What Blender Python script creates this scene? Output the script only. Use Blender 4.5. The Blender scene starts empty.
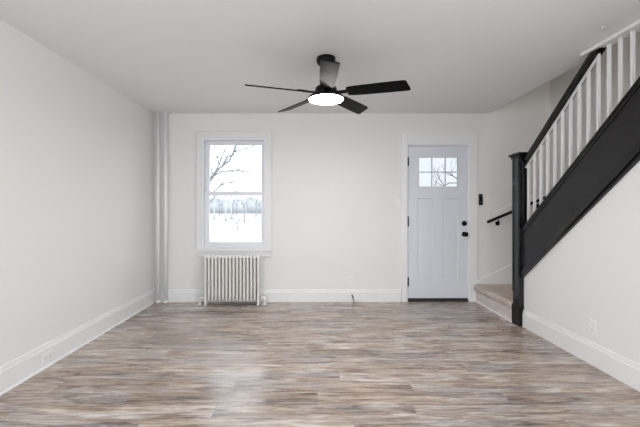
import bpy, bmesh, math, random
from mathutils import Vector, Matrix
R = math.radians
random.seed(7)
S = bpy.context.scene
COL = S.collection

# ------------------------------------------------------------------ camera, sky, lights, exposure
F = 365.0                       # focal length in pixels of the 640 px wide frame
CX, CY = 310.5, 209.0           # vanishing point of the room's depth lines
H = 1.225                       # camera height
D = 4.834                       # distance to the front wall of the house
cam = bpy.data.cameras.new('camera')
cam.sensor_width = 36.0
cam.lens = F / 640 * 36
cam.shift_x = (320 - CX) / 640
cam.shift_y = (CY - 213.5) / 640
cam.clip_start = 0.05
cam.clip_end = 500
camo = bpy.data.objects.new('camera', cam)
camo.location = (0, 0, H)
camo.rotation_euler = (R(90), 0, 0)
COL.objects.link(camo)
S.camera = camo

w = bpy.data.worlds.new('overcast_sky')
S.world = w
w.use_nodes = True
bg = w.node_tree.nodes['Background']
bg.inputs['Color'].default_value = (0.87, 0.93, 1.0, 1)
bg.inputs['Strength'].default_value = 3.5

def area(name, loc, rot, sx, sy, watts, col):
    l = bpy.data.lights.new(name, 'AREA')
    l.shape = 'RECTANGLE'
    l.size, l.size_y = sx, sy
    l.energy = watts
    l.color = col
    o = bpy.data.objects.new(name, l)
    o.location = loc
    o.rotation_euler = rot
    COL.objects.link(o)
    return o

XL_FILL = -2.13
# added fill lamp at the unseen rear openings, behind the camera
area('rear_fill', (0.0, -3.05, 1.40), (R(105), 0, 0), 3.6, 1.8, 20, (0.95, 0.985, 1.0))
# added fill lamp in an unseen left opening, brightens the right wall
area('left_fill', (XL_FILL, -1.55, 1.45), (R(105), 0, R(-90)), 1.3, 1.5, 72, (0.96, 0.985, 1.0))
# added fill lamp in an unseen right opening, brightens the left wall
area('right_fill', (2.29, -1.55, 1.45), (R(105), 0, R(90)), 1.3, 1.5, 68, (0.95, 0.98, 1.0))
# landing lamp at the top of the stairs
lp = bpy.data.lights.new('landing_lamp', 'POINT')
lp.energy = 22
lp.color = (1.0, 0.93, 0.84)
lp.shadow_soft_size = 0.12
lpo = bpy.data.objects.new('landing_lamp', lp)
lpo.location = (2.80, 1.6, 4.5)
COL.objects.link(lpo)
S.view_settings.view_transform = 'Standard'
S.view_settings.look = 'None'
S.view_settings.gamma = 1.0
S.view_settings.use_curve_mapping = False
S.view_settings.exposure = -0.11

# ------------------------------------------------------------------ materials
def mat(name, col, rough=0.5, bump=0.0, scale=60.0, var=0.0, spec=0.5, metal=0.0, coat=0.0):
    m = bpy.data.materials.new(name)
    m.use_nodes = True
    nt = m.node_tree
    b = nt.nodes['Principled BSDF']
    b.inputs['Base Color'].default_value = (*col, 1)
    b.inputs['Roughness'].default_value = rough
    b.inputs['Specular IOR Level'].default_value = spec
    b.inputs['Metallic'].default_value = metal
    b.inputs['Coat Weight'].default_value = coat
    tc = nt.nodes.new('ShaderNodeTexCoord')
    n = nt.nodes.new('ShaderNodeTexNoise')
    n.inputs['Scale'].default_value = scale
    n.inputs['Detail'].default_value = 4
    nt.links.new(tc.outputs['Object'], n.inputs['Vector'])
    if var:
        mx = nt.nodes.new('ShaderNodeMix')
        mx.data_type = 'RGBA'
        mx.inputs['A'].default_value = (*[c * (1 - var) for c in col], 1)
        mx.inputs['B'].default_value = (*[min(1, c * (1 + var)) for c in col], 1)
        nt.links.new(n.outputs['Fac'], mx.inputs['Factor'])
        nt.links.new(mx.outputs['Result'], b.inputs['Base Color'])
    if bump:
        bp = nt.nodes.new('ShaderNodeBump')
        bp.inputs['Strength'].default_value = bump
        bp.inputs['Distance'].default_value = 0.002
        nt.links.new(n.outputs['Fac'], bp.inputs['Height'])
        nt.links.new(bp.outputs['Normal'], b.inputs['Normal'])
    return m

M = {}
M['wall'] = mat('warm_white_wall_paint', (0.80, 0.792, 0.782), 0.65, 0.15, 90, 0.012)
M['ceiling'] = mat('flat_ceiling_paint', (0.84, 0.842, 0.845), 0.8, 0.15, 70, 0.01)
M['trim'] = mat('white_semigloss_trim', (0.83, 0.83, 0.835), 0.38)
M['casing'] = mat('off_white_casing_paint', (0.79, 0.788, 0.785), 0.4, 0.05, 30)
M['vinyl'] = mat('white_vinyl_sash', (0.80, 0.81, 0.85), 0.35)
M['door'] = mat('pale_cool_grey_door_paint', (0.72, 0.745, 0.80), 0.38, 0.06, 40)
M['black'] = mat('black_satin_paint', (0.005, 0.005, 0.006), 0.32, 0.04, 50, spec=0.15)
M['stain'] = mat('black_painted_wood', (0.004, 0.004, 0.0045), 0.16, 0.04, 25, 0.2, spec=0.35)
M['newel'] = mat('black_gloss_newel_paint', (0.004, 0.004, 0.0045), 0.20, 0.04, 25, spec=0.6)
M['board'] = mat('black_stained_stringer_board', (0.013, 0.012, 0.013), 0.30, 0.25, 25, 0.25, spec=0.3)
M['metal_black'] = mat('matte_black_metal', (0.004, 0.004, 0.0045), 0.38, spec=0.12)
M['blade'] = mat('black_fan_blade', (0.003, 0.003, 0.0035), 0.36, 0.05, 30, spec=0.06)
M['rad'] = mat('ivory_radiator_enamel', (0.78, 0.765, 0.735), 0.42)
M['pipe'] = mat('cream_pipe_paint', (0.86, 0.845, 0.82), 0.42)
M['plate'] = mat('white_plastic_plate', (0.84, 0.835, 0.82), 0.35)
M['slot'] = mat('dark_slot', (0.05, 0.05, 0.05), 0.6)
M['rubber'] = mat('black_rubber', (0.015, 0.015, 0.015), 0.6)
M['bark'] = mat('grey_winter_bark', (0.25, 0.245, 0.25), 0.9, 0.4, 12, 0.15)
M['paletrunk'] = mat('pale_painted_post', (0.42, 0.42, 0.42), 0.8, 0.1, 8, 0.05)
M['woods'] = mat('haze_tinted_bare_twigs', (0.23, 0.24, 0.26), 0.9, 0.2, 2, 0.15)  # atmospheric haze put into the twig colour as a pale blue tint
M['hill'] = mat('haze_tinted_ridge', (0.41, 0.42, 0.445), 1.0, 0.1, 0.3, 0.1)  # pale blue of distance haze painted into the ridge colour
M['porcelain'] = mat('ceiling_grey_plastic', (0.50, 0.49, 0.48), 0.5)

def floor_material():
    m = bpy.data.materials.new('rustic_grey_brown_plank_floor')
    m.use_nodes = True
    nt = m.node_tree
    N, L = nt.nodes, nt.links
    b = N['Principled BSDF']
    tc = N.new('ShaderNodeTexCoord')
    br = N.new('ShaderNodeTexBrick')
    br.offset = 0.0
    br.inputs['Color1'].default_value = (0, 0, 0, 1)
    br.inputs['Color2'].default_value = (1, 1, 1, 1)
    br.inputs['Mortar'].default_value = (0.5, 0.5, 0.5, 1)
    br.inputs['Scale'].default_value = 1.0
    br.inputs['Mortar Size'].default_value = 0.0012
    br.inputs['Mortar Smooth'].default_value = 0.2
    br.inputs['Brick Width'].default_value = 1.22
    br.inputs['Row Height'].default_value = 0.152
    # every row of planks starts at its own random length
    sx = N.new('ShaderNodeSeparateXYZ'); L.new(tc.outputs['Object'], sx.inputs[0])
    dv = N.new('ShaderNodeMath'); dv.operation = 'DIVIDE'; L.new(sx.outputs['Y'], dv.inputs[0]); dv.inputs[1].default_value = 0.152
    fl = N.new('ShaderNodeMath'); fl.operation = 'FLOOR'; L.new(dv.outputs[0], fl.inputs[0])
    wn = N.new('ShaderNodeTexWhiteNoise'); wn.noise_dimensions = '1D'; L.new(fl.outputs[0], wn.inputs['W'])
    ma = N.new('ShaderNodeMath'); ma.operation = 'MULTIPLY_ADD'
    L.new(wn.outputs['Value'], ma.inputs[0]); ma.inputs[1].default_value = 1.22; L.new(sx.outputs['X'], ma.inputs[2])
    cb = N.new('ShaderNodeCombineXYZ'); L.new(ma.outputs[0], cb.inputs['X']); L.new(sx.outputs['Y'], cb.inputs['Y'])
    L.new(cb.outputs[0], br.inputs['Vector'])
    # shift the grain by plank
    sc = N.new('ShaderNodeVectorMath'); sc.operation = 'SCALE'
    L.new(br.outputs['Color'], sc.inputs[0]); sc.inputs['Scale'].default_value = 17.0
    ad = N.new('ShaderNodeVectorMath'); ad.operation = 'ADD'
    L.new(tc.outputs['Object'], ad.inputs[0]); L.new(sc.outputs[0], ad.inputs[1])
    def noise(sx, sy, scale, detail, rough=0.6, dist=0.0):
        mp = N.new('ShaderNodeMapping')
        mp.inputs['Scale'].default_value = (sx, sy, 1)
        L.new(ad.outputs[0], mp.inputs['Vector'])
        n = N.new('ShaderNodeTexNoise')
        n.inputs['Scale'].default_value = scale
        n.inputs['Detail'].default_value = detail
        n.inputs['Roughness'].default_value = rough
        n.inputs['Distortion'].default_value = dist
        L.new(mp.outputs[0], n.inputs['Vector'])
        return n.outputs['Fac']
    n1 = noise(2.0, 13, 1.0, 7, 0.66, 1.1)       # broad streaks
    n2 = noise(4.0, 50, 1.0, 6, 0.7, 0.4)     # fine grain
    n3 = noise(1.0, 6, 1.3, 4, 0.55, 0.8)       # grey wash patches
    def math_(op, a, b_):
        q = N.new('ShaderNodeMath'); q.operation = op
        for i, v in enumerate((a, b_)):
            if isinstance(v, (int, float)): q.inputs[i].default_value = v
            else: L.new(v, q.inputs[i])
        return q.outputs[0]
    sep = N.new('ShaderNodeSeparateColor')
    L.new(br.outputs['Color'], sep.inputs[0])
    f = math_('ADD', math_('MULTIPLY', n1, 2.3), math_('MULTIPLY', sep.outputs[0], 0.22))
    f = math_('ADD', f, math_('MULTIPLY', n2, 0.75))
    f = math_('SUBTRACT', f, 1.10)
    rp = N.new('ShaderNodeValToRGB')
    e = rp.color_ramp.elements
    e[0].position = 0.10; e[0].color = (0.105, 0.068, 0.050, 1)
    e[1].position = 0.95; e[1].color = (0.66, 0.60, 0.55, 1)
    for p, c in ((0.30, (0.225, 0.157, 0.118)), (0.52, (0.355, 0.268, 0.208)), (0.74, (0.49, 0.40, 0.325))):
        x = e.new(p); x.color = (*c, 1)
    L.new(f, rp.inputs['Fac'])
    gr = N.new('ShaderNodeValToRGB')
    g = gr.color_ramp.elements
    g[0].position = 0.44; g[0].color = (0, 0, 0, 1)
    g[1].position = 0.66; g[1].color = (0.75, 0.75, 0.75, 1)
    L.new(n3, gr.inputs['Fac'])
    gm = N.new('ShaderNodeMix'); gm.data_type = 'RGBA'
    L.new(gr.outputs['Color'], gm.inputs['Factor'])
    L.new(rp.outputs['Color'], gm.inputs['A'])
    rp2 = N.new('ShaderNodeValToRGB')
    q = rp2.color_ramp.elements
    q[0].position = 0.15; q[0].color = (0.15, 0.145, 0.158, 1)
    q[1].position = 0.9; q[1].color = (0.58, 0.56, 0.575, 1)
    L.new(f, rp2.inputs['Fac'])
    L.new(rp2.outputs['Color'], gm.inputs['B'])
    # dark knots and weathered flecks
    n4 = noise(2.6, 16, 1.0, 3, 0.5, 1.4)
    kr = N.new('ShaderNodeValToRGB')
    kq = kr.color_ramp.elements
    kq[0].position = 0.60; kq[0].color = (0, 0, 0, 1)
    kq[1].position = 0.76; kq[1].color = (0.75, 0.75, 0.75, 1)
    L.new(n4, kr.inputs['Fac'])
    km = N.new('ShaderNodeMix'); km.data_type = 'RGBA'
    L.new(kr.outputs['Color'], km.inputs['Factor'])
    L.new(gm.outputs['Result'], km.inputs['A'])
    km.inputs['B'].default_value = (0.10, 0.066, 0.052, 1)
    mm = N.new('ShaderNodeMix'); mm.data_type = 'RGBA'
    L.new(math_('MULTIPLY', br.outputs['Fac'], 0.55), mm.inputs['Factor'])
    L.new(km.outputs['Result'], mm.inputs['A'])
    mm.inputs['B'].default_value = (0.06, 0.045, 0.04, 1)
    L.new(mm.outputs['Result'], b.inputs['Base Color'])
    L.new(math_('ADD', math_('MULTIPLY', n2, 0.14), 0.20), b.inputs['Roughness'])
    b.inputs['Specular IOR Level'].default_value = 1.0
    bp = N.new('ShaderNodeBump')
    bp.inputs['Strength'].default_value = 0.12
    bp.inputs['Distance'].default_value = 0.002
    L.new(n2, bp.inputs['Height'])
    L.new(bp.outputs['Normal'], b.inputs['Normal'])
    return m
M['floor'] = floor_material()

def tread_material(name, ca, cb_):
    m = bpy.data.materials.new(name)
    m.use_nodes = True
    nt = m.node_tree
    N, L = nt.nodes, nt.links
    b = N['Principled BSDF']
    tc = N.new('ShaderNodeTexCoord')
    mp = N.new('ShaderNodeMapping')
    mp.inputs['Scale'].default_value = (9, 1.4, 9)
    L.new(tc.outputs['Object'], mp.inputs['Vector'])
    n = N.new('ShaderNodeTexNoise')
    n.inputs['Scale'].default_value = 2.5
    n.inputs['Detail'].default_value = 6
    n.inputs['Roughness'].default_value = 0.65
    n.inputs['Distortion'].default_value = 0.5
    L.new(mp.outputs[0], n.inputs['Vector'])
    rp = N.new('ShaderNodeValToRGB')
    e = rp.color_ramp.elements
    e[0].position = 0.3; e[0].color = (*ca, 1)
    e[1].position = 0.72; e[1].color = (*cb_, 1)
    L.new(n.outputs['Fac'], rp.inputs['Fac'])
    L.new(rp.outputs['Color'], b.inputs['Base Color'])
    b.inputs['Roughness'].default_value = 0.5
    return m
M['tread'] = tread_material('greige_tread', (0.40, 0.325, 0.28), (0.68, 0.60, 0.54))
M['riser'] = tread_material('pale_greige_riser', (0.58, 0.52, 0.49), (0.74, 0.69, 0.66))

def glass_material(name, tint):
    m = bpy.data.materials.new(name)
    m.use_nodes = True
    nt = m.node_tree
    N, L = nt.nodes, nt.links
    for n in list(N): N.remove(n)
    out = N.new('ShaderNodeOutputMaterial')
    tr = N.new('ShaderNodeBsdfTransparent')
    tr.inputs['Color'].default_value = (*tint, 1)
    gl = N.new('ShaderNodeBsdfGlossy')
    gl.inputs['Roughness'].default_value = 0.02
    fr = N.new('ShaderNodeFresnel')
    fr.inputs['IOR'].default_value = 1.14
    mx = N.new('ShaderNodeMixShader')
    L.new(fr.outputs[0], mx.inputs[0])
    L.new(tr.outputs[0], mx.inputs[1])
    L.new(gl.outputs[0], mx.inputs[2])
    L.new(mx.outputs[0], out.inputs[0])
    return m
M['glass'] = glass_material('window_glass', (0.97, 0.98, 0.98))
M['door_glass'] = glass_material('door_glass', (0.56, 0.56, 0.56))

def lamp_material():
    m = bpy.data.materials.new('glowing_fan_lens')
    m.use_nodes = True
    b = m.node_tree.nodes['Principled BSDF']
    b.inputs['Base Color'].default_value = (0.9, 0.9, 0.88, 1)
    b.inputs['Emission Color'].default_value = (1.0, 0.975, 0.94, 1)
    b.inputs['Emission Strength'].default_value = 108.0
    return m
M['lens'] = lamp_material()

def lawn_material():
    m = bpy.data.materials.new('frosted_pale_lawn')
    m.use_nodes = True
    nt = m.node_tree
    N, L = nt.nodes, nt.links
    b = N['Principled BSDF']
    tc = N.new('ShaderNodeTexCoord')
    mp = N.new('ShaderNodeMapping')
    mp.inputs['Scale'].default_value = (0.05, 0.35, 1)
    L.new(tc.outputs['Object'], mp.inputs['Vector'])
    n = N.new('ShaderNodeTexNoise')
    n.inputs['Scale'].default_value = 1.0
    n.inputs['Detail'].default_value = 5
    L.new(mp.outputs[0], n.inputs['Vector'])
    rp = N.new('ShaderNodeValToRGB')
    e = rp.color_ramp.elements
    e[0].position = 0.35; e[0].color = (0.31, 0.298, 0.268, 1)
    e[1].position = 0.62; e[1].color = (0.39, 0.378, 0.345, 1)
    L.new(n.outputs['Fac'], rp.inputs['Fac'])
    L.new(rp.outputs['Color'], b.inputs['Base Color'])
    b.inputs['Roughness'].default_value = 0.95
    return m
M['lawn'] = lawn_material()

# ------------------------------------------------------------------ mesh helpers
class MB:
    """collects shapes, in world coordinates, for one mesh object"""
    def __init__(self):
        self.bm = bmesh.new()
    def _bev(self, geom_faces, bev, seg=2):
        if not bev: return
        es = list({e for f in geom_faces for e in f.edges})
        bmesh.ops.bevel(self.bm, geom=es, offset=bev, segments=seg, affect='EDGES', profile=0.6)
    def box(self, x0, x1, y0, y1, z0, z1, bev=0.0, mtx=None):
        vs = [self.bm.verts.new((x, y, z)) for z in (z0, z1) for y in (y0, y1) for x in (x0, x1)]
        if mtx is not None:
            for v in vs: v.co = mtx @ v.co
        idx = ((0, 2, 3, 1), (4, 5, 7, 6), (0, 1, 5, 4), (2, 6, 7, 3), (0, 4, 6, 2), (1, 3, 7, 5))
        fs = [self.bm.faces.new([vs[i] for i in q]) for q in idx]
        self._bev(fs, bev)
        return self
    def prism(self, pts, a0, a1, axis='x', bev=0.0):
        """polygon extruded along axis; pts are the two other coordinates in order"""
        def P(p, a):
            if axis == 'x': return (a, p[0], p[1])
            if axis == 'y': return (p[0], a, p[1])
            return (p[0], p[1], a)
        A = [self.bm.verts.new(P(p, a0)) for p in pts]
        B = [self.bm.verts.new(P(p, a1)) for p in pts]
        fs = [self.bm.faces.new(A[::-1]), self.bm.faces.new(B)]
        n = len(pts)
        for i in range(n):
            j = (i + 1) % n
            fs.append(self.bm.faces.new((A[i], A[j], B[j], B[i])))
        self._bev(fs, bev)
        return self
    def tube(self, pts, rad, seg=12, caps=True):
        pts = [Vector(p) for p in pts]
        n = len(pts)
        rad = rad if isinstance(rad, (list, tuple)) else [rad] * n
        rings = []
        ref = None
        for i, p in enumerate(pts):
            a = pts[max(0, i - 1)]; c = pts[min(n - 1, i + 1)]
            t = (c - a).normalized()
            if ref is None:
                ref = t.orthogonal().normalized()
            u = (ref - t * ref.dot(t))
            if u.length < 1e-5: u = t.orthogonal()
            u.normalize(); ref = u
            v = t.cross(u)
            rings.append([self.bm.verts.new(p + (u * math.cos(2 * math.pi * k / seg) + v * math.sin(2 * math.pi * k / seg)) * rad[i]) for k in range(seg)])
        for i in range(n - 1):
            for k in range(seg):
                j = (k + 1) % seg
                f = self.bm.faces.new((rings[i][k], rings[i][j], rings[i + 1][j], rings[i + 1][k]))
                f.smooth = True
        if caps:
            self.bm.faces.new(rings[0][::-1]); self.bm.faces.new(rings[-1])
        return self
    def lathe(self, prof, c, axis='z', seg=32):
        """prof: (radius, height) list, spun about the axis through c"""
        c = Vector(c)
        rings = []
        for r, h in prof:
            ring = []
            for k in range(seg):
                a = 2 * math.pi * k / seg
                p = {'z': (r * math.cos(a), r * math.sin(a), h),
                     'y': (r * math.cos(a), h, r * math.sin(a)),
                     'x': (h, r * math.cos(a), r * math.sin(a))}[axis]
                ring.append(self.bm.verts.new(c + Vector(p)))
            rings.append(ring)
        for i in range(len(prof) - 1):
            for k in range(seg):
                j = (k + 1) % seg
                f = self.bm.faces.new((rings[i][k], rings[i][j], rings[i + 1][j], rings[i + 1][k]))
                f.smooth = True
        self.bm.faces.new(rings[0][::-1]); self.bm.faces.new(rings[-1])
        return self
    def build(self, name, m, parent=None, origin=None):
        bmesh.ops.recalc_face_normals(self.bm, faces=self.bm.faces)
        if parent is not None:
            off = world_loc(parent)
        elif origin is not None:
            off = Vector(origin)
        else:
            off = Vector((0, 0, 0))
        for v in self.bm.verts: v.co -= off
        me = bpy.data.meshes.new(name)
        self.bm.to_mesh(me); self.bm.free()
        me.materials.append(m)
        o = bpy.data.objects.new(name, me)
        COL.objects.link(o)
        if parent is not None: o.parent = parent
        else: o.location = off
        return o

def world_loc(o):
    p = Vector(o.location)
    while o.parent:
        o = o.parent
        p += Vector(o.location)
    return p
def tag(o, label, cat, group=None):
    o['label'] = label; o['category'] = cat
    if group: o['group'] = group
    return o
def thing(name, loc, label, cat, group=None):
    o = bpy.data.objects.new(name, None)
    o.empty_display_size = 0.1
    o.location = loc
    COL.objects.link(o)
    return tag(o, label, cat, group)
def struct(o, label=None, cat=None):
    o['kind'] = 'structure'
    if label: tag(o, label, cat)
    return o
def sempty(name, loc, label, cat):
    return struct(thing(name, loc, label, cat))

# pixel helpers for the front wall plane
def wx(px, d=D): return (px - CX) * d / F
def wz(py, d=D): return H + (CY - py) * d / F

CEIL = H + (CY - 113.4) * D / F      # about 2.49
XL = -2.065                          # left wall face
XR = 2.225                           # face of the wall under the stairs
XS = 3.17                            # far side of the stairwell
REAR = -2.9
SL = 0.80                            # pitch of the stairs
TOP = 5.0
XH = 2.360                           # edge of the ceiling at the stairwell

# window and door openings
WX0, WX1, WZ0, WZ1 = wx(201.5), wx(266), wz(248.0), wz(138)
DX0, DX1, DZ1 = wx(407), wx(469), wz(145)

# ------------------------------------------------------------------ room shell
b = MB()
b.box(XL - 0.15, XS + 0.12, REAR - 0.2, D + 0.24, -0.12, 0.0)
struct(b.build('floor', M['floor']), 'grey brown rustic plank floor across the whole room', 'floor')

b = MB()
b.box(XL - 0.15, 2.29, REAR - 0.2, 2.975, CEIL, CEIL + 0.24)
b.box(XL - 0.15, XH, 2.975, D, CEIL, CEIL + 0.24)
struct(b.build('ceiling', M['ceiling']), 'flat off-white ceiling with the fan', 'ceiling')

b = MB()
b.box(XL - 0.15, XL, REAR - 0.2, -2.25, 0, CEIL)
b.box(XL - 0.15, XL, -2.25, -0.85, 0, 0.65)  # sill of an unseen opening added for the left fill lamp
b.box(XL - 0.15, XL, -2.25, -0.85, 2.25, CEIL)
b.box(XL - 0.15, XL, -0.85, D, 0, CEIL)
struct(b.build('wall_left', M['wall']), 'plain white wall along the left side', 'wall')

b = MB()       # front wall around the window and the door
Y0, Y1 = D, D + 0.22
b.box(XL - 0.15, WX0, Y0, Y1, 0, TOP)
b.box(WX0, WX1, Y0, Y1, 0, WZ0)
b.box(WX0, WX1, Y0, Y1, WZ1, TOP)
b.box(WX1, DX0, Y0, Y1, 0, TOP)
b.box(DX0, DX1, Y0, Y1, DZ1, TOP)
b.box(DX1, XS + 0.12, Y0, Y1, 0, TOP)
struct(b.build('wall_back', M['wall']), 'white end wall with the window and the door', 'wall')

# wall below the stringer and, past the top of the stairs, up to the ceiling
NY0, NY1 = 3.805, 3.925              # newel, near and far face
def zlow(y): return 0.545 + SL * (3.775 - y)        # underside of the stringer
yc = 3.775 - (CEIL - 0.545 - 0.06) / SL
b = MB()
b.prism([(-0.85, 0), (NY0 + 0.06, 0), (NY0 + 0.06, zlow(NY0 + 0.06) + 0.06), (yc, CEIL), (-0.85, CEIL)], XR, XR + 0.10, 'x')
b.box(XR, XR + 0.10, REAR, -2.25, 0, CEIL)
b.box(XR, XR + 0.10, -2.25, -0.85, 0, 0.65)  # sill of an unseen opening added for the right fill lamp
b.box(XR, XR + 0.10, -2.25, -0.85, 2.25, CEIL)
struct(b.build('wall_right', M['wall']), 'white wall under the black stair stringer', 'wall')

b = MB()
b.box(XS, XS + 0.12, -1.0, D, 0, TOP)
struct(b.build('wall_stairwell', M['wall']), 'cream wall on the far side of the stairs', 'wall')
b = MB()
b.box(XH - 0.10, XH, 2.95, D, CEIL + 0.24, TOP)
b.box(2.19, 2.29, 0.0, 2.95, CEIL + 0.24, TOP)
b.box(2.19, XS + 0.12, -0.1, 0.0, CEIL, TOP)
b.box(2.19, XS + 0.12, -0.1, D + 0.1, TOP, TOP + 0.1)
struct(b.build('wall_landing', M['wall']), 'walls closing the stairwell upstairs', 'wall')

# unseen rear end of the room; its two openings are added for the fill lamp
b = MB()
y0, y1 = REAR - 0.2, REAR
b.box(XL, 2.225, y0, y1, 0, 0.45)
b.box(XL, 2.225, y0, y1, 2.35, CEIL)
for xa, xb in ((XL, -1.85), (-0.1, 0.1), (1.85, 2.225)):
    b.box(xa, xb, y0, y1, 0.45, 2.35)
struct(b.build('wall_front', M['wall']), 'end wall behind the camera with two broad openings added for fill light', 'wall')

# ------------------------------------------------------------------ baseboards and trim
def base_profile(h=0.162, t=0.02):
    return [(0, 0), (t, 0), (t, h - 0.035), (t - 0.004, h - 0.03), (t - 0.008, h - 0.004), (t - 0.011, h), (0, h)]
b = MB()
b.prism([(XL + p, z) for p, z in base_profile(0.178)], REAR, D, 'y')
bb = MB()
struct(b.build('baseboard_left', M['trim']), 'tall white baseboard along the left wall', 'baseboard')
b = MB()
b.prism([(D - p, z) for p, z in base_profile()], XL + 0.02, wx(400.5), 'x')
struct(b.build('baseboard_back', M['trim']), 'white baseboard between the left corner and the door', 'baseboard')
b = MB()
b.prism([(XR - p, z) for p, z in base_profile(0.175)], REAR, NY0 - 0.002, 'y')
struct(b.build('baseboard_right', M['trim']), 'tall white baseboard under the stairs', 'baseboard')
# shoe strip along the floor at the left and at the first step
b = MB()
b.prism([(XL + 0.0201, 0), (XL + 0.032, 0), (XL + 0.028, 0.010), (XL + 0.0201, 0.013)], REAR, D - 0.10, 'y')
struct(b.build('trim_1', M['trim']), 'thin white shoe strip along the left baseboard', 'trim')
b = MB()
b.box(2.163, 2.1795, NY1 + 0.002, D - 0.035, 0, 0.022, 0.003)
struct(b.build('trim_2', M['trim']), 'thin white strip along the foot of the first step', 'trim')
# ceiling trim over the balusters
b = MB()
b.box(2.195, 2.30, 0.2, 2.97, CEIL - 0.024, CEIL - 0.0005, 0.004)
struct(b.build('trim_3', M['trim']), 'white ceiling trim above the stair balusters', 'trim')

# skirt board rising with the winder steps on the end wall
b = MB()
b.prism([(wx(477.5), 0.0), (XS, 0.0), (XS, wz(243)), (wx(477.5), wz(281.5))], D - 0.022, D, 'y', 0.003)
struct(b.build('trim_4', M['trim']), 'white skirt board rising beside the lowest steps', 'trim')

# ------------------------------------------------------------------ window
win = sempty('window_1', ((WX0 + WX1) / 2, D, WZ0), 'white double-hung window above the radiator', 'window')
ox0, ox1 = wx(197), wx(271.3)
oz1 = wz(132)
b = MB()     # flat casing boards with a thin raised outer edge
b.box(ox0, WX0, D - 0.020, D, wz(249), oz1, 0.003)
b.box(WX1, ox1, D - 0.020, D, wz(249), oz1, 0.003)
b.box(WX0, WX1, D - 0.020, D, WZ1, oz1, 0.003)
b.box(ox0 - 0.008, ox0, D - 0.027, D, wz(249), oz1 + 0.008)
b.box(ox1, ox1 + 0.008, D - 0.027, D, wz(249), oz1 + 0.008)
b.box(ox0, ox1, D - 0.027, D, oz1, oz1 + 0.008)
b.build('casing', M['casing'], win)
b = MB()     # stool and apron
b.box(ox0 - 0.012, ox1 + 0.014, D - 0.05, D + 0.03, wz(250.8), wz(249), 0.003)
b.build('sill', M['trim'], win)
b = MB()
b.box(ox0 + 0.005, ox1 - 0.005, D - 0.022, D, wz(255.6), wz(250.8), 0.002)
b.box(ox0 - 0.004, ox1 + 0.004, D - 0.03, D, wz(256.4), wz(255.4), 0.002)
b.build('apron', M['casing'], win)
b = MB()     # jamb liner
j = 0.03
b.box(WX0, WX0 + j, D - 0.008, D + 0.20, WZ0, WZ1)
b.box(WX1 - j, WX1, D - 0.008, D + 0.20, WZ0, WZ1)
b.box(WX0 + j, WX1 - j, D - 0.008, D + 0.20, WZ1 - j, WZ1)
b.box(WX0 + j, WX1 - j, D - 0.008, D + 0.22, WZ0, WZ0 + 0.022)
b.build('jamb', M['vinyl'], win)
def sash(name, x0, x1, z0, z1, gx0, gx1, gz0, gz1, y0, y1):
    b = MB()
    b.box(x0, gx0, y0, y1, z0, z1, 0.003)
    b.box(gx1, x1, y0, y1, z0, z1, 0.003)
    b.box(gx0, gx1, y0, y1, z0, gz0, 0.003)
    b.box(gx0, gx1, y0, y1, gz1, z1, 0.003)
    s = b.build(name, M['vinyl'], win)
    b = MB()
    ym = (y0 + y1) / 2
    b.box(gx0, gx1, ym - 0.003, ym + 0.003, gz0, gz1)
    b.build('pane', M['glass'], s)
    return s
dl, du = D + 0.045, D + 0.085
sash('lower_sash', WX0 + j, WX1 - j, WZ0 + 0.022, wz(191.6, dl), wx(209.3, dl), wx(261.6, dl), wz(241.9, dl), wz(195.6, dl), D + 0.03, D + 0.062)
sash('upper_sash', WX0 + j, WX1 - j, wz(195.5, du), WZ1 - j, wx(210, du), wx(261.8, du), wz(192.2, du), wz(145.4, du), D + 0.066, D + 0.098)
b = MB()
b.box(wx(233), wx(238.5), D + 0.024, D + 0.045, wz(191.8, dl), wz(190.8, dl) , 0.002)
b.build('sash_lock', M['vinyl'], win)

# ------------------------------------------------------------------ front door
door = sempty('door_1', ((DX0 + DX1) / 2, D, 0.0), 'pale grey front door with six small panes and black hardware', 'door')
b = MB()
cx0, cx1, cz1 = wx(401), wx(477), wz(133.5)
b.box(cx0, DX0 + 0.002, D - 0.022, D, 0, cz1, 0.004)
b.box(DX1 - 0.002, cx1, D - 0.022, D, 0, cz1, 0.004)
b.box(DX0 + 0.002, DX1 - 0.002, D - 0.022, D, DZ1 - 0.002, cz1, 0.004)
b.box(cx0 - 0.006, cx1 + 0.006, D - 0.028, D, cz1 - 0.004, cz1 + 0.008, 0.002)
b.build('casing', M['trim'], door)
b = MB()     # jamb with stop
b.box(DX0, DX0 + 0.010, D, D + 0.20, 0, DZ1)
b.box(DX1 - 0.012, DX1, D, D + 0.20, 0, DZ1)
b.box(DX0 + 0.010, DX1 - 0.012, D, D + 0.20, DZ1 - 0.010, DZ1)
b.build('jamb', M['trim'], door)
b = MB()
b.box(DX0 + 0.010, DX1 - 0.012, D - 0.01, D + 0.21, 0, 0.022, 0.003)
b.build('threshold', M['rubber'], door)
# slab: stiles and rails round the recessed panels and the lite
dy = D + 0.012
lx0, lx1, lz0, lz1 = wx(418.4, dy), wx(458.7, dy), wz(187.2, dy), wz(157, dy)
pz0, pz1 = wz(279.6, dy), wz(198.5, dy)
pa0, pa1, pb0, pb1 = wx(417.8, dy), wx(432.6, dy), wx(443.3, dy), wx(458.2, dy)
sx0, sx1, sz0, sz1 = DX0 + 0.012, DX1 - 0.014, 0.040, DZ1 - 0.013
b = MB()
y0, y1 = D + 0.012, D + 0.056
b.box(sx0, pa0, y0, y1, sz0, sz1)
b.box(pb1, sx1, y0, y1, sz0, sz1)
b.box(pa0, pb1, y0, y1, sz0, pz0)
b.box(pa0, pb1, y0, y1, pz1, lz0)
b.box(pa0, pb1, y0, y1, lz1, sz1)
b.box(pa1, pb0, y0, y1, pz0, pz1)
if lx0 > pa0: b.box(pa0, lx0, y0, y1, lz0, lz1)
if lx1 < pb1: b.box(lx1, pb1, y0, y1, lz0, lz1)
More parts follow.
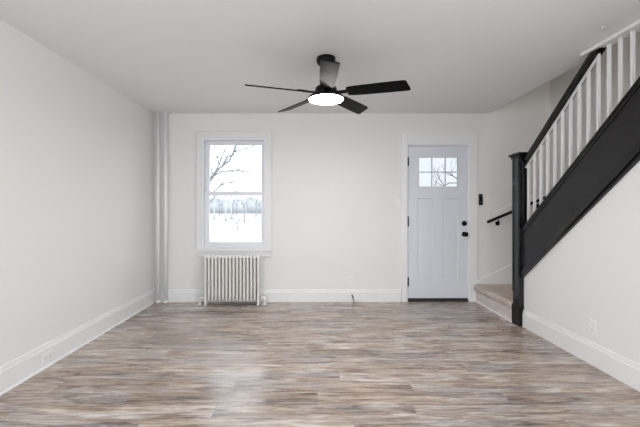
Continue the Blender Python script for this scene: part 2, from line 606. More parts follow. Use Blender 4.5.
slab = b.build('door_slab', M['door'], door)
for a0, a1 in ((pa0, pa1), (pb0, pb1)):
    b = MB()     # sloped moulding into a recessed field
    q = 0.022
    b.box(a0 + q, a1 - q, y0 + 0.009, y1 - 0.005, pz0 + q, pz1 - q)
    o_ = [(a0, pz0), (a1, pz0), (a1, pz1), (a0, pz1)]
    i_ = [(a0 + q, pz0 + q), (a1 - q, pz0 + q), (a1 - q, pz1 - q), (a0 + q, pz1 - q)]
    for k in range(4):
        l = (k + 1) % 4
        mid = 0.5
        vs = [b.bm.verts.new((p[0], yy, p[1])) for p, yy in ((o_[k], y0 + 0.001), (o_[l], y0 + 0.001))]
        m1 = [(o_[t][0] * .6 + i_[t][0] * .4, o_[t][1] * .6 + i_[t][1] * .4) for t in (l, k)]
        ms = [b.bm.verts.new((p[0], y0 + 0.012, p[1])) for p in m1]
        iv = [b.bm.verts.new((p[0], y0 + 0.009, p[1])) for p in (i_[k], i_[l])]
        b.bm.faces.new((vs[0], vs[1], ms[0], ms[1]))
        b.bm.faces.new((ms[1], ms[0], iv[1], iv[0]))
    b.build('panel', M['door'], slab)
b = MB()     # lite frame and muntins
fr = 0.010
b.box(lx0 - fr, lx0 + fr, y0 - 0.006, y0 + 0.012, lz0 - fr, lz1 + fr, 0.003)
b.box(lx1 - fr, lx1 + fr, y0 - 0.006, y0 + 0.012, lz0 - fr, lz1 + fr, 0.003)
b.box(lx0 + fr, lx1 - fr, y0 - 0.006, y0 + 0.012, lz0 - fr, lz0 + fr, 0.003)
b.box(lx0 + fr, lx1 - fr, y0 - 0.006, y0 + 0.012, lz1 - fr, lz1 + fr, 0.003)
zm = (lz0 + lz1) / 2
b.box(lx0, lx1, y0 - 0.003, y0 + 0.010, zm - 0.008, zm + 0.008, 0.002)
xs = [lx0 + (lx1 - lx0) * t for t in (0.0, 1 / 3, 2 / 3, 1.0)]
for x in xs[1:3]:
    b.box(x - 0.008, x + 0.008, y0 - 0.003, y0 + 0.010, lz0, lz1, 0.002)
b.build('muntin_frame', M['door'], slab)
for zz0, zz1 in ((lz0, zm), (zm, lz1)):
    for k in range(3):
        b = MB()
        b.box(xs[k], xs[k + 1], y0 + 0.018, y0 + 0.023, zz0, zz1)
        b.build('pane', M['door_glass'], slab)
b = MB()
b.box(sx0, sx1, y0 - 0.004, y0 + 0.03, 0.022, 0.042)
b.build('door_sweep', M['rubber'], door)
for ya, yb in ((157, 166), (216.5, 226.5), (277.5, 286.5)):
    b = MB()
    xh = wx(408.0)
    b.tube([(xh, D + 0.002, wz(yb)), (xh, D + 0.002, wz(ya))], 0.0085, 10)
    b.box(xh - 0.004, xh + 0.014, D + 0.009, D + 0.0135, wz(yb), wz(ya))
    b.build('hinge', M['metal_black'], door)
kx = wx(464.2, dy)
b = MB()
zk = wz(223.4, dy)
b.lathe([(0.034, 0.0), (0.034, -0.006), (0.031, -0.012), (0.012, -0.013)], (kx, y0, zk), 'y', 24)
b.box(kx - 0.006, kx + 0.006, y0 - 0.030, y0 - 0.010, zk - 0.016, zk + 0.016, 0.003)
b.build('deadbolt', M['metal_black'], door)
b = MB()
zk = wz(234.2, dy)
b.lathe([(0.034, 0.0), (0.034, -0.005), (0.030, -0.010), (0.012, -0.013), (0.011, -0.034), (0.020, -0.042), (0.029, -0.052), (0.029, -0.064), (0.022, -0.072), (0.008, -0.074)], (kx, y0, zk), 'y', 24)
b.box(sx1 - 0.012, sx1 + 0.004, y0 - 0.003, y0 + 0.002, zk - 0.028, zk + 0.028)
b.build('doorknob', M['metal_black'], door)

# ------------------------------------------------------------------ staircase
st = thing('staircase', (2.25, 3.865, 0.0), 'black and white staircase rising toward the viewer along the right wall', 'staircase')
# newel
NX0, NX1 = 2.175, 2.277
NT = 1.785
b = MB()
b.box(NX0, NX1, NY0, NY1, 0.0, NT, 0.003)
r_ = 0.018
def frame_on_left(b, z0, z1):
    t = 0.007
    x0, x1 = NX0 - t, NX0 + 0.001
    b.box(x0, x1, NY0, NY0 + r_, z0, z1); b.box(x0, x1, NY1 - r_, NY1, z0, z1)
    b.box(x0, x1, NY0 + r_, NY1 - r_, z0, z0 + 0.02); b.box(x0, x1, NY0 + r_, NY1 - r_, z1 - 0.02, z1)
def frame_on_front(b, z0, z1):
    t = 0.007
    y0, y1 = NY0 - t, NY0 + 0.001
    b.box(NX0, NX0 + r_, y0, y1, z0, z1); b.box(NX1 - r_, NX1, y0, y1, z0, z1)
    b.box(NX0 + r_, NX1 - r_, y0, y1, z0, z0 + 0.02); b.box(NX0 + r_, NX1 - r_, y0, y1, z1 - 0.02, z1)
frame_on_left(b, 1.50, NT)
frame_on_left(b, 0.34, 1.50)
frame_on_front(b, 1.50, NT)
np_ = b.build('newel_post', M['newel'], st)
b = MB()
b.box(NX0 - 0.009, XR - 0.001, NY0 - 0.007, NY1 + 0.007, 0.0, 0.21, 0.004)
b.build('plinth', M['stain'], np_)
b = MB()
b.box(NX0 - 0.018, NX1 + 0.018, NY0 - 0.018, NY1 + 0.018, NT - 0.025, NT, 0.005)
b.box(NX0 - 0.032, NX1 + 0.032, NY0 - 0.032, NY1 + 0.032, NT, NT + 0.022, 0.006)
b.box(NX0 - 0.008, NX1 + 0.008, NY0 - 0.008, NY1 + 0.008, NT + 0.022, NT + 0.034, 0.004)
b.build('cap', M['stain'], np_)
# stringer board rising toward the camera
yE = 0.9
def band(b, dz0, dz1, x0, x1, ys=NY0, ye=yE, bev=0.0):
    b.prism([(ys, zlow(ys) + dz0), (ys, zlow(ys) + dz1), (ye, zlow(ye) + dz1), (ye, zlow(ye) + dz0)], x0, x1, 'x', bev)
b = MB()
yT = 3.775 - (CEIL - 0.029 - 0.545 - 0.49) / SL    # where its top edge reaches the ceiling trim
b.prism([(NY0, zlow(NY0)), (NY0, zlow(NY0) + 0.49), (yT, CEIL - 0.026), (1.28, CEIL - 0.026)], 2.202, 2.290, 'x')
sg = b.build('stringer', M['board'], st)
b = MB()     # cap strip along the top edge
band(b, 0.465, 0.492, 2.192, 2.300, NY0, yT + 0.02, 0.003)
band(b, 0.435, 0.465, 2.196, 2.2021, NY0, yT + 0.06)
b.build('top_moulding', M['stain'], sg)
b = MB()
band(b, -0.012, 0.035, 2.185, 2.235, NY0, 1.32, 0.004)
band(b, 0.035, 0.062, 2.192, 2.2021, NY0, 1.32)
b.build('bottom_moulding', M['stain'], sg)
# handrail
def zr(y): return 1.690 + SL * (3.80 - y)          # underside of the rail
b = MB()
yR = 3.80 - (CEIL - 0.026 - 1.69 - 0.03) / SL
pts_r = [(2.224, -0.022), (2.222, 0.0), (2.217, 0.02), (2.213, 0.034), (2.218, 0.060), (2.232, 0.068), (2.268, 0.068), (2.282, 0.060), (2.287, 0.034), (2.284, 0.02), (2.279, 0.0), (2.276, -0.022)]
A = [b.bm.verts.new((x, NY0 - 0.0, zr(NY0) + z)) for x, z in pts_r]
B = [b.bm.verts.new((x, 3.80 - (CEIL - 0.026 - 1.690 - z) / SL, CEIL - 0.026)) for x, z in pts_r]
b.bm.faces.new(A[::-1]); b.bm.faces.new(B)
for i in range(len(pts_r)):
    k = (i + 1) % len(pts_r)
    b.bm.faces.new((A[i], A[k], B[k], B[i]))
hr = b.build('handrail', M['stain'], st)
b = MB()     # white fillet under the rail
b.prism([(NY0, zr(NY0) - 0.034), (NY0, zr(NY0) - 0.022), (yR, zr(yR) - 0.022), (yR, zr(yR) - 0.034)], 2.239, 2.262, 'x')
b.build('fillet', M['trim'], hr)
# balusters
for k in range(20):
    y = 3.765 - 0.1015 * k
    if y < yT + 0.03: break
    hw = 0.010
    b = MB()
    def zt(yy): return min(zr(yy) - 0.020, CEIL - 0.025)
    z00 = zlow(y) + 0.488
    vs = []
    for sx in (-hw, hw):
        for sy in (-hw, hw):
            vs.append((2.25 + sx, y + sy))
    lo = [b.bm.verts.new((p[0], p[1], zlow(p[1]) + 0.4915)) for p in vs]
    hi = [b.bm.verts.new((p[0], p[1], zt(p[1]))) for p in vs]
    o4 = (0, 1, 3, 2)
    b.bm.faces.new([lo[i] for i in o4]); b.bm.faces.new([hi[i] for i in o4][::-1])
    for i in range(4):
        p, q = o4[i], o4[(i + 1) % 4]
        b.bm.faces.new((lo[p], lo[q], hi[q], hi[p]))
    b.build('baluster', M['trim'], st)
# steps: a broad first step, a winder, then the flight
Z1 = 0.235
RZ = 0.20
b = MB()
b.box(2.18, XS - 0.002, NY1 + 0.001, D - 0.0225, 0.001, Z1 - 0.078)
b.build('riser', M['riser'], st)
b = MB()
b.box(2.146, XS - 0.002, NY1 + 0.008, D - 0.0225, Z1 - 0.078, Z1, 0.024)
b.build('tread', M['tread'], st)
b = MB()
b.prism([(2.78, D - 0.0225), (XS - 0.002, D - 0.0225), (XS - 0.002, 3.9), (2.32, 3.9)], Z1 + 0.001, Z1 + RZ, 'z', 0.006)
b.build('tread', M['tread'], st)
b = MB()
b.prism([(XS - 0.002, 4.60), (XS - 0.002, 3.88), (2.34, 3.88)], Z1 + RZ + 0.001, Z1 + 2 * RZ, 'z', 0.006)
b.build('tread', M['tread'], st)
for k in range(11):
    yy = 3.879 - 0.25 * k
    z = Z1 + (3 + k) * RZ
    b = MB()
    b.box(2.326, XS - 0.002, yy - 0.249, yy, z - RZ - 0.03, z, 0.004)
    b.build('tread', M['tread'], st)

# wall handrail on the end wall beside the lowest steps
RY = D - 0.055
hrw = thing('wall_handrail', (wx(495), D - 0.02, wz(222)), 'short black handrail on a white board right of the door', 'handrail')
b = MB()
xa, xb = wx(490), wx(560)
def zb(px): return wz(212.0 - (px - 490) * 0.40)
xe = XS - 0.02
pxe = CX + xe * F / D
b.prism([(xa, wz(227)), (xa, zb(490)), (xe, zb(pxe)), (xe, zb(pxe) - 0.20)], D - 0.024, D, 'y', 0.003)
b.build('mounting_board', M['trim'], hrw)
b = MB()
pe = CX + (XS - 0.06) * F / RY
b.tube([(wx(487.3, RY), RY, wz(222.2, RY)), (wx(488.2, RY), RY, wz(221.8, RY)), (wx(pe, RY), RY, wz(222.2 - (pe - 487.3) * 0.425, RY))], [0.014, 0.0175, 0.0175], 14)
b.build('rail', M['metal_black'], hrw)
for px_ in (496.5, 536):
    b = MB()
    xk, zk = wx(px_), wz(222.2 - (px_ - 487.3) * 0.425 + 5.0)
    b.lathe([(0.028, 0.0), (0.028, -0.006), (0.022, -0.010), (0.008, -0.011)], (xk, D - 0.024, zk), 'y', 20)
    b.tube([(xk, D - 0.034, zk), (xk, RY + 0.006, zk + 0.005), (xk, RY, zk + 0.045)], 0.008, 8)
    b.build('bracket', M['metal_black'], hrw)

# ------------------------------------------------------------------ ceiling fan
FX, FY = 0.130, 3.06
FZ = H + 0.968
fan = thing('ceiling_fan', (FX, FY, CEIL), 'black five-blade ceiling fan with a glowing round light', 'ceiling fan')
b = MB()
b.lathe([(0.079, CEIL - 0.0005), (0.079, CEIL - 0.030), (0.070, CEIL - 0.052), (0.045, CEIL - 0.062), (0.02, CEIL - 0.064)], (FX, FY, 0), 'z', 40)
b.build('canopy', M['metal_black'], fan)
b = MB()
b.tube([(FX, FY, CEIL - 0.060), (FX, FY, FZ + 0.064)], 0.014, 16)
b.lathe([(0.022, FZ + 0.125), (0.030, FZ + 0.085), (0.030, FZ + 0.075)], (FX, FY, 0), 'z', 24)
b.build('downrod', M['metal_black'], fan)
b = MB()
b.lathe([(0.03, FZ + 0.066), (0.070, FZ + 0.060), (0.088, FZ + 0.046), (0.092, FZ + 0.020), (0.092, FZ - 0.022), (0.142, FZ - 0.028), (0.149, FZ - 0.034), (0.149, FZ - 0.046), (0.145, FZ - 0.050)], (FX, FY, 0), 'z', 48)
b.build('motor_housing', M['metal_black'], fan)
b = MB()
b.lathe([(0.1445, FZ - 0.0485), (0.1430, FZ - 0.054), (0.125, FZ - 0.058), (0.08, FZ - 0.060), (0.02, FZ - 0.0605)], (FX, FY, 0), 'z', 48)
b.build('light_lens', M['lens'], fan)
def blade(ang):
    # outline in the blade's own plane: u along the radius, v across it (v > 0 is the lower edge)
    out = [(u * 0.990, v) for u, v in [(0.185, -0.055), (0.25, -0.062), (0.45, -0.066), (0.640, -0.066), (0.654, -0.062), (0.662, -0.052),
           (0.690, 0.046), (0.688, 0.060), (0.676, 0.066), (0.45, 0.064), (0.25, 0.058), (0.185, 0.048)]]
    b = MB()
    pit = Matrix.Rotation(R(-17), 4, 'X')
    rot = Matrix.Translation((FX, FY, FZ)) @ Matrix.Rotation(ang, 4, 'Z') @ pit
    T = 0.009
    A = [b.bm.verts.new(rot @ Vector((u, v, -T / 2))) for u, v in out]
    B = [b.bm.verts.new(rot @ Vector((u, v, T / 2))) for u, v in out]
    b.bm.faces.new(A); b.bm.faces.new(B[::-1])
    for i in range(len(out)):
        k = (i + 1) % len(out)
        b.bm.faces.new((A[i], A[k], B[k], B[i]))
    bl = b.build('blade', M['blade'], fan)
    b = MB()     # blade iron from the motor to the blade root
    r0 = Matrix.Translation((FX, FY, FZ)) @ Matrix.Rotation(ang, 4, 'Z')
    b.box(0.09, 0.20, -0.022, 0.022, -0.005, 0.006, 0.002, r0 @ Matrix.Rotation(R(-9), 4, 'X'))
    b.box(0.175, 0.245, -0.038, 0.038, 0.0046, 0.011, 0.002, rot)
    b.build('blade_iron', M['metal_black'], bl)
for k in range(5):
    blade(R(-90 + 72 * k))

# ------------------------------------------------------------------ radiator and pipes
RY0 = 4.625            # front of the radiator
pit = 3.53 * RY0 / F
n_sec = 16
rx0 = wx(205.0, RY0)
rz0, rz1 = 0.045, wz(255.7, RY0)
rad = thing('radiator', (rx0 + pit * (n_sec - 1) / 2, RY0 + 0.065, 0), 'ivory cast iron column radiator under the window', 'radiator')
for k in range(n_sec):
    x = rx0 + pit * k
    b = MB()
    rr = 0.0145
    for q in range(4):
        yq = RY0 + rr + 0.036 * q
        b.tube([(x, yq, rz0 + 0.03), (x, yq, rz0 + 0.07), (x, yq, (rz0 + rz1) / 2), (x, yq, rz1 - 0.06), (x, yq, rz1 - 0.025)], [(rr if q == 0 else 0.0175) * t_ for t_ in (1.05, 1, 1, 1, 1.05)], 12)
        if q < 3: b.box(x - 0.010, x + 0.010, yq + 0.008, yq + 0.028, rz0 + 0.04, rz1 - 0.04)
    # rounded top and bottom headers joining the columns
    def hull(zc, hh, up, hw_=0.0165):
        prof = []
        n = 10
        y0_, y1_ = RY0 - 0.002, RY0 + 0.135
        for i in range(n + 1):
            a = math.pi * i / n
            prof.append(((y0_ + y1_) / 2 - math.cos(a) * (y1_ - y0_) / 2, zc + up * math.sin(a) ** 0.6 * hh))
        b.prism(prof, x - hw_, x + hw_, 'x', 0.003)
    hull(rz1 - 0.03, 0.03, 1, 0.0205)
    hull(rz0 + 0.035, 0.03, -1)
    yc_ = RY0 + 0.066
    if k < n_sec - 1:
        b.tube([(x + 0.01, yc_, rz1 - 0.032), (x + pit - 0.012, yc_, rz1 - 0.032)], 0.014, 10)
        b.tube([(x + 0.01, yc_, rz0 + 0.036), (x + pit - 0.012, yc_, rz0 + 0.036)], 0.014, 10)
    b.build('section', M['rad'], rad)
for k in (0, n_sec - 1):
    for yq in (RY0 + 0.012, RY0 + 0.118):
        x = rx0 + pit * k
        b = MB()
        b.tube([(x, yq, rz0 + 0.05), (x, yq, 0.03), (x, yq - 0.003, 0.012), (x, yq - 0.004, 0.0005)], [0.014, 0.012, 0.014, 0.018], 12)
        b.build('leg', M['rad'], rad)
xr = rx0 + pit * (n_sec - 1)
xv = wx(264.6, RY0 + 0.066)
yv = RY0 + 0.066
b = MB()
b.tube([(xr + 0.012, yv, rz0 + 0.036), (xv, yv, rz0 + 0.036)], 0.013, 12)
b.lathe([(0.022, -0.006), (0.022, 0.006)], ((xr + xv) / 2, yv, rz0 + 0.036), 'x', 8)
b.tube([(xv, yv, 0.0005), (xv, yv, rz0 + 0.02), (xv, yv, rz0 + 0.06)], [0.016, 0.019, 0.019], 12)
b.lathe([(0.032, 0.0005), (0.032, 0.004), (0.018, 0.012)], (xv, yv, 0), 'z', 20)
va = b.build('valve', M['pipe'], rad)
b = MB()
b.tube([(xv, yv, rz0 + 0.06), (xv, yv, rz0 + 0.082)], 0.008, 8)
b.lathe([(0.018, rz0 + 0.078), (0.021, rz0 + 0.084), (0.018, rz0 + 0.092), (0.006, rz0 + 0.093)], (xv, yv, 0), 'z', 16)
b.build('valve_knob', M['pipe'], va)
xl_ = wx(199.6, RY0 + 0.066)
b = MB()
b.tube([(rx0 - 0.012, yv, rz0 + 0.036), (xl_ + 0.01, yv, rz0 + 0.036), (xl_, yv, rz0 + 0.028), (xl_, yv, 0.0005)], 0.013, 12)
b.lathe([(0.03, 0.0005), (0.03, 0.004), (0.016, 0.012)], (xl_, yv, 0), 'z', 20)
b.build('return_pipe', M['pipe'], rad)
b = MB()
b.tube([(xr + 0.012, yv, rz1 - 0.1), (xr + 0.03, yv, rz1 - 0.1), (xr + 0.03, yv, rz1 - 0.08)], 0.006, 8)
b.build('bleed_valve', M['pipe'], rad)

PY = 4.785
for px_, pr, where in ((158.2, 0.024, 'left one of the two, nearest the corner'), (165.7, 0.025, 'right one of the two, nearer the window')):
    x = wx(px_, PY)
    t = thing('heating_pipe', (x, PY, 0), 'cream floor-to-ceiling heating pipe, ' + where, 'pipe', 'heating pipes in the left corner')
    b = MB()
    b.tube([(x, PY, 0.001), (x, PY, CEIL - 0.001)], pr, 20)
    b.build('riser_pipe', M['pipe'], t)
    b = MB()
    b.lathe([(pr + 0.012, 0.001), (pr + 0.012, 0.008), (pr + 0.006, 0.026), (pr + 0.001, 0.030)], (x, PY, 0), 'z', 24)
    b.build('floor_collar', M['pipe'], t)
    b = MB()
    b.lathe([(pr + 0.001, CEIL - 0.016), (pr + 0.010, CEIL - 0.010), (pr + 0.012, CEIL - 0.001)], (x, PY, 0), 'z', 24)
    b.build('ceiling_collar', M['pipe'], t)

# ------------------------------------------------------------------ small fittings
def plate_back(name, px, py, label, cat, kind, group=None):
    x, z = wx(px), wz(py)
    t = thing(name, (x, D, z - 0.06), label, cat, group)
    b = MB()
    b.box(x - 0.036, x + 0.036, D - 0.006, D, z - 0.058, z + 0.058, 0.003)
    b.build('cover_plate', M['plate'], t)
    if kind == 'switch':
        b = MB()
        b.box(x - 0.016, x + 0.016, D - 0.010, D - 0.005, z - 0.033, z + 0.033, 0.002)
        b.build('rocker', M['plate'], t)
    else:
        for dz in (-0.02, 0.02):
            b = MB()
            b.box(x - 0.017, x + 0.017, D - 0.0085, D - 0.005, z + dz - 0.014, z + dz + 0.014, 0.002)
            s = b.build('socket', M['plate'], t)
            b = MB()
            b.box(x - 0.008, x - 0.0055, D - 0.009, D - 0.008, z + dz - 0.004, z + dz + 0.006)
            b.box(x + 0.0055, x + 0.008, D - 0.009, D - 0.008, z + dz - 0.004, z + dz + 0.006)
            b.build('slots', M['slot'], s)
plate_back('light_switch', 397.2, 201.5, 'white light switch on the wall left of the door', 'light switch', 'switch', 'light switches by the door')
plate_back('light_switch', 487.0, 199.5, 'white light switch between the black wall keypad and the stair newel', 'light switch', 'switch', 'light switches by the door')
plate_back('wall_outlet', 349.8, 280.8, 'white outlet low on the end wall above the black cable', 'outlet', 'outlet', 'power outlets')
plate_back('wall_outlet', 185.6, 283.5, 'white outlet low on the end wall between pipes and radiator', 'outlet', 'outlet', 'power outlets')

# outlet on the wall under the stairs
yo, zo = XR * F / (593.5 - CX), 0
zo = H + (CY - 327.5) * yo / F
t = thing('wall_outlet', (XR, yo, zo - 0.058), 'white outlet on the right wall under the stairs', 'outlet', 'power outlets')
b = MB()
b.box(XR - 0.006, XR, yo - 0.036, yo + 0.036, zo - 0.058, zo + 0.058, 0.003)
b.build('cover_plate', M['plate'], t)
for dz in (-0.02, 0.02):
    b = MB()
    b.box(XR - 0.0085, XR - 0.005, yo - 0.017, yo + 0.017, zo + dz - 0.014, zo + dz + 0.014, 0.002)
    s = b.build('socket', M['plate'], t)
    b = MB()
    for dd in (-0.0068, 0.0068):
        b.box(XR - 0.0092, XR - 0.008, yo + dd - 0.0013, yo + dd + 0.0013, zo + dz - 0.004, zo + dz + 0.006)
    b.build('slots', M['slot'], s)
# outlet lying sideways in the left baseboard
XBL = XL + 0.02
yo = 0.5 * (XBL * F / (40.8 - CX) + XBL * F / (52.5 - CX))
zo = 0.080
t = thing('wall_outlet', (XBL, yo, zo - 0.036), 'white sideways outlet set in the left baseboard', 'outlet', 'power outlets')
b = MB()
b.box(XBL, XBL + 0.006, yo - 0.058, yo + 0.058, zo - 0.036, zo + 0.036, 0.003)
b.build('cover_plate', M['plate'], t)
for dd in (-0.02, 0.02):
    b = MB()
    b.box(XBL + 0.005, XBL + 0.0085, yo + dd - 0.014, yo + dd + 0.014, zo - 0.017, zo + 0.017, 0.002)
    s = b.build('socket', M['plate'], t)
    b = MB()
    for e_ in (-0.0068, 0.0068):
        b.box(XBL + 0.008, XBL + 0.0092, yo + dd - 0.004, yo + dd + 0.006, zo + e_ - 0.0013, zo + e_ + 0.0013)
    b.build('slots', M['slot'], s)

# black keypad right of the door
xk, zk = wx(480.3), wz(199.6)
t = thing('wall_keypad', (xk, D, zk - 0.075), 'narrow black control unit on the wall right of the door', 'control unit')
b = MB()
b.box(xk - 0.023, xk + 0.023, D - 0.022, D, zk - 0.074, zk + 0.074, 0.006)
b.build('housing', M['black'], t)
b = MB()
b.lathe([(0.011, 0.0), (0.011, -0.002), (0.008, -0.003)], (xk, D - 0.022, zk - 0.035), 'y', 20)
b.build('button', M['slot'], t)
b = MB()
b.lathe([(0.010, 0.0), (0.009, -0.002), (0.004, -0.003)], (xk, D - 0.022, zk + 0.042), 'y', 20)
b.build('sensor', M['slot'], t)

# black cable coming out of the baseboard
b = MB()
xk = wx(352.4)
yk = D - 0.02
b.tube([(xk - 0.012, yk + 0.004, wz(294.6)), (xk - 0.004, yk - 0.012, wz(294.9)), (xk + 0.003, yk - 0.020, wz(296.5)), (xk + 0.010, yk - 0.018, wz(298.5)), (xk + 0.014, yk - 0.022, wz(300.6)), (xk + 0.016, yk - 0.03, 0.006)], [0.006, 0.008, 0.009, 0.006, 0.0045, 0.0045], 10)
tag(b.build('cable', M['rubber'], None, (xk, yk, 0.0)), 'short black cable end poking out of the white baseboard', 'cable')

# small round plug in the ceiling above the stairs
dc = (CEIL - H) * F / (CY - 25.4)
xc_ = (602.8 - CX) * dc / F
b = MB()
b.lathe([(0.012, CEIL - 0.0003), (0.014, CEIL - 0.012), (0.014, CEIL - 0.022), (0.009, CEIL - 0.029), (0.003, CEIL - 0.031)], (xc_, dc, 0), 'z', 20)
tag(b.build('ceiling_plug', M['porcelain'], None, (xc_, dc, CEIL)), 'small grey round knob in the ceiling near the balusters', 'ceiling plug')

# ------------------------------------------------------------------ outdoors
GZ = -0.55
b = MB()
b.box(-260, 260, D + 0.24, 320, GZ - 0.4, GZ)
struct(b.build('ground', M['lawn']), 'pale frosted lawn outside the window', 'ground')

def grow(b, p, d, length, rad, depth, rng, spread=0.55):
    """a branch that bends and forks; all of it goes into one mesh"""
    n = 4
    pts, rads = [p.copy()], [rad]
    q, dd = p.copy(), d.normalized()
    kids = []
    for i in range(n):
        dd = (dd + Vector((rng.uniform(-1, 1), rng.uniform(-1, 1), rng.uniform(-0.6, 0.8))) * 0.16).normalized()
        q = q + dd * (length / n)
        pts.append(q.copy()); rads.append(rad * (1 - 0.5 * (i + 1) / n))
        kids.append((q.copy(), dd.copy(), rads[-1]))
    b.tube(pts, rads, 6 if rad > 0.02 else 4)
    if depth <= 0: return
    for (kp, kd, kr) in kids[1:]:
        for _ in range(1 if kp is not kids[-1][0] else 2):
            side = Vector((rng.uniform(-1, 1), rng.uniform(-1, 1), rng.uniform(-0.3, 0.9)))
            nd = (kd + side * spread).normalized()
            grow(b, kp, nd, length * rng.uniform(0.5, 0.75), kr * 0.72, depth - 1, rng, spread)

def tree(x, y, h, rad, label, depth, seed, m, lean=(0, 0), group=None, spread=0.7):
    rng = random.Random(seed)
    t = thing('bare_tree', (x, y, GZ), label, 'tree', group)
    b = MB()
    top = Vector((x + lean[0], y + lean[1], GZ + h * 0.42))
    base = Vector((x, y, GZ))
    b.tube([base, base.lerp(top, 0.1), base.lerp(top, 0.55), top], [rad * 1.5, rad, rad * 0.9, rad * 0.75], 12)
    b.build('trunk', m, t)
    b = MB()
    for k in range(5):
        a = 2 * math.pi * k / 5 + rng.uniform(-0.4, 0.4)
        d = Vector((math.cos(a) * 0.8, math.sin(a) * 0.8, rng.uniform(0.5, 1.2)))
        grow(b, base.lerp(top, rng.uniform(0.78, 1.0)), d, h * 0.34, rad * 0.5, depth, rng, spread)
    b.build('branches', m, t)
    return t

# near tree, its trunk left of the window; the limbs the photo shows reach in from the left
def at(px, py, d): return Vector(((px - CX) * d / F, d, H + (CY - py) * d / F))
dn = 12.5
t = thing('bare_tree', at(180, 244, dn) * 1.0, 'large bare tree whose limbs reach across the upper window pane', 'tree', 'bare trees outside')
t.location.z = GZ
tb = Vector((t.location.x, dn, GZ))
b = MB()
b.tube([tb, tb + Vector((0.02, 0, 0.25)), tb + Vector((0.05, 0, 1.1)), at(184, 190, dn), at(185, 150, dn), at(180, 110, dn)], [0.36, 0.25, 0.21, 0.19, 0.15, 0.10], 14)
b.build('trunk', M['bark'], t)
limbs = [
    ([(184, 200), (203, 192), (211, 180), (215, 172), (222, 166), (229, 161), (234, 152), (235, 146), (238, 138)], 2.4),
    ([(211, 180), (214.5, 173), (220, 163), (223, 154), (227, 146), (231, 136)], 1.6),
    ([(234, 152), (243, 149.5), (251, 147), (259, 143)], 1.2),
    ([(219, 165), (217.5, 158), (213, 153), (209, 156)], 1.3),
    ([(217.5, 158), (218, 152), (214, 146), (212, 140)], 1.0),
    ([(184, 195), (203, 184), (213, 176), (222, 171.5), (231, 171), (237, 171), (241, 170.5), (246, 173)], 1.7),
    ([(237, 171), (241, 168), (245, 168)], 0.9),
    ([(184, 212), (205, 200), (216, 190), (221, 185), (228, 183), (233, 181.5), (234, 177)], 1.6),
    ([(228, 183), (236, 184), (243, 182)], 0.8),
    ([(222, 166), (226, 159), (225, 152)], 0.9),
    ([(185, 150), (195, 140), (206, 128), (214, 112), (217, 96)], 3.0),
    ([(185, 160), (172, 148), (160, 132), (150, 118)], 3.0),
    ([(181, 115), (186, 95), (190, 70)], 2.4),
    ([(206, 128), (222, 122), (236, 112)], 1.8),
    ([(213, 176), (211, 166), (206, 158)], 1.0),
    ([(231, 171), (240, 176), (250, 180), (258, 186)], 0.8),
    ([(184, 220), (203, 208), (214, 198), (224, 191), (232, 190)], 1.2),
    ([(233, 154), (240, 158), (247, 157)], 0.7),
    ([(207, 150), (213, 147.5), (221, 146)], 0.8),
]
b = MB()
rng = random.Random(3)
for pts, wpx in limbs:
    dep = rng.uniform(-0.5, 0.5)
    P = []
    for i, p in enumerate(pts):
        off = dep * (i / len(pts))
        P.append(at(p[0], p[1], dn + off))
    r0 = wpx * dn / F / 2
    b.tube(P, [r0 * 1.1 * (1 - 0.5 * i / (len(P) - 1)) for i in range(len(P))], 7)
    for i in range(1, len(P)):      # twigs
        for _ in range(2):
            d = (P[i] - P[i - 1]).normalized() + Vector((rng.uniform(-.9, .9), rng.uniform(-.9, .9), rng.uniform(-.3, .9)))
            grow(b, P[i], d, rng.uniform(0.3, 0.8), r0 * 0.36, 2, rng, 0.7)
b.build('branches', M['bark'], t)

# pale upright poles on the far edge of the lawn
for i, (px_, y, lab) in enumerate(((214.2, 62, 'pale upright pole across the lawn, leftmost of three'),
                                   (225.8, 55, 'pale upright pole across the lawn, middle of three'),
                                   (231.3, 66, 'pale upright pole across the lawn, rightmost of three'))):
    x = (px_ - CX) * y / F
    b = MB()
    b.tube([(x, y, GZ), (x, y, GZ + 0.4), (x, y, 3.6)], [0.17, 0.13, 0.11], 10)
    b.lathe([(0.15, 3.6), (0.15, 3.64), (0.05, 3.72)], (x, y, 0), 'z', 12)
    tag(b.build('pole', M['paletrunk'], None, (x, y, GZ)), lab, 'pole', 'pale poles across the lawn')

# bare trees behind the lawn
spots = [(244.5, 48, 5.6, 'bare tree of medium height right of the three pale poles'),
         (238.0, 32, 1.25, 'small young sapling standing alone on the lawn'),
         (256, 84, 7.4, 'bare distant tree near the right edge of the window'),
         (206, 90, 7.0, 'bare distant tree near the left edge of the window'),
         (219.5, 96, 7.2, 'bare distant tree between the left and middle pale poles'),
         (236.5, 100, 6.8, 'bare distant tree just right of the rightmost pale pole')]
for i, (px_, y, h, lab) in enumerate(spots):
    tree((px_ - CX) * y / F, y, h, 0.012 * h + 0.012, lab, 2 if y < 60 else 2, 20 + i, M['woods'], (random.uniform(-.2, .2), 0), 'bare trees outside', 0.8)
rng = random.Random(44)
for i, (px_, y, nm) in enumerate(((208, 112, 'first'), (222, 138, 'second'), (233, 116, 'third'), (247, 140, 'fourth'), (259, 114, 'fifth'))):
    tree((px_ - CX) * y / F, y, rng.uniform(7.0, 8.5), 0.13, nm + ' tree from the left in the far row before the ridge', 2, 60 + i, M['woods'], (0, 0), 'bare trees of the far row', 0.8)
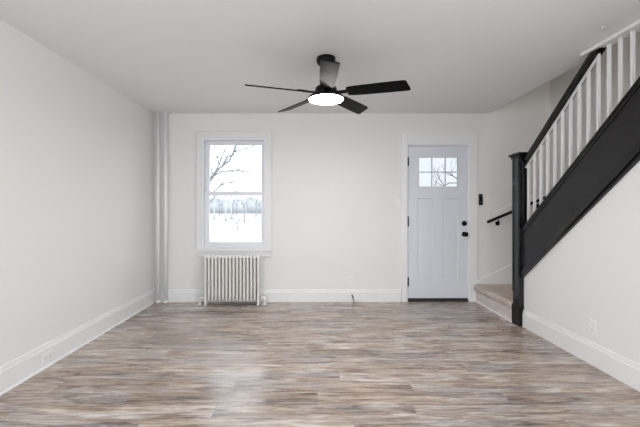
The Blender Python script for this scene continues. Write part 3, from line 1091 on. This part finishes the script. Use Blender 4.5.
# seen through the door's panes
dd_ = 15.0
t = thing('bare_tree', at(478, 238, dd_), 'bare tree seen through the small panes of the front door', 'tree', 'bare trees outside')
t.location.z = GZ
tb = Vector((t.location.x, dd_, GZ))
b = MB()
b.tube([tb, tb + Vector((0, 0, 0.2)), at(477, 215, dd_), at(474, 190, dd_), at(476, 165, dd_)], [0.24, 0.16, 0.13, 0.11, 0.07], 12)
b.build('trunk', M['bark'], t)
b = MB()
rng = random.Random(12)
for pts, wpx in [([(475, 200), (459, 180), (453, 176), (446, 172)], 1.2), ([(474, 193), (460, 183), (450, 183), (443, 186), (434, 181)], 1.1),
                 ([(446, 188), (440, 180), (437, 174), (439, 168)], 0.9), ([(434, 187), (437, 180), (434, 173)], 0.8), ([(453, 176), (451, 172), (455, 167)], 0.7),
                 ([(475, 172), (468, 155), (462, 140)], 1.6), ([(476, 166), (484, 150), (490, 135)], 1.6), ([(475, 185), (490, 170), (500, 160)], 1.6)]:
    P = [at(p[0], p[1], dd_ + rng.uniform(-.3, .3)) for p in pts]
    r0 = wpx * dd_ / F / 2
    b.tube(P, [r0 * (1 - 0.5 * i / (len(P) - 1)) for i in range(len(P))], 6)
    for i in range(1, len(P)):
        d = (P[i] - P[i - 1]).normalized() + Vector((rng.uniform(-.9, .9), rng.uniform(-.9, .9), rng.uniform(-.3, .9)))
        grow(b, P[i], d, rng.uniform(0.25, 0.5), r0 * 0.4, 1, rng, 0.7)
b.build('branches', M['bark'], t)

# low wooded ridge on the horizon
b = MB()
rng = random.Random(5)
n = 300
ys = 150
tops = []
for i in range(n + 1):
    x = -170 + 260 * i / n
    tops.append((x, GZ + 6.0 + 0.35 * math.sin(i * 0.31) + 0.3 * math.sin(i * 0.83 + 1) + rng.uniform(-0.7, 0.7)))
prof = [(-170, GZ - 0.1)] + tops + [(90, GZ - 0.1)]
A = []
for (x, z), (yf, k) in [((x, z), (ys, 0)) for x, z in tops]:
    A.append([b.bm.verts.new((x, ys, GZ - 0.05)), b.bm.verts.new((x, ys + 2.5, GZ + (z - GZ) * 0.96)), b.bm.verts.new((x, ys + 6, z)), b.bm.verts.new((x, ys + 60, GZ - 0.05))])
for i in range(n):
    for k in range(3):
        f = b.bm.faces.new((A[i][k], A[i + 1][k], A[i + 1][k + 1], A[i][k + 1]))
        f.smooth = True
    b.bm.faces.new((A[i][3], A[i + 1][3], A[i + 1][0], A[i][0]))
b.bm.faces.new(A[0]); b.bm.faces.new(A[-1][::-1])
struct(b.build('hills', M['hill']), 'low haze-tinted bluish ridge on the horizon beyond the lawn', 'hill')
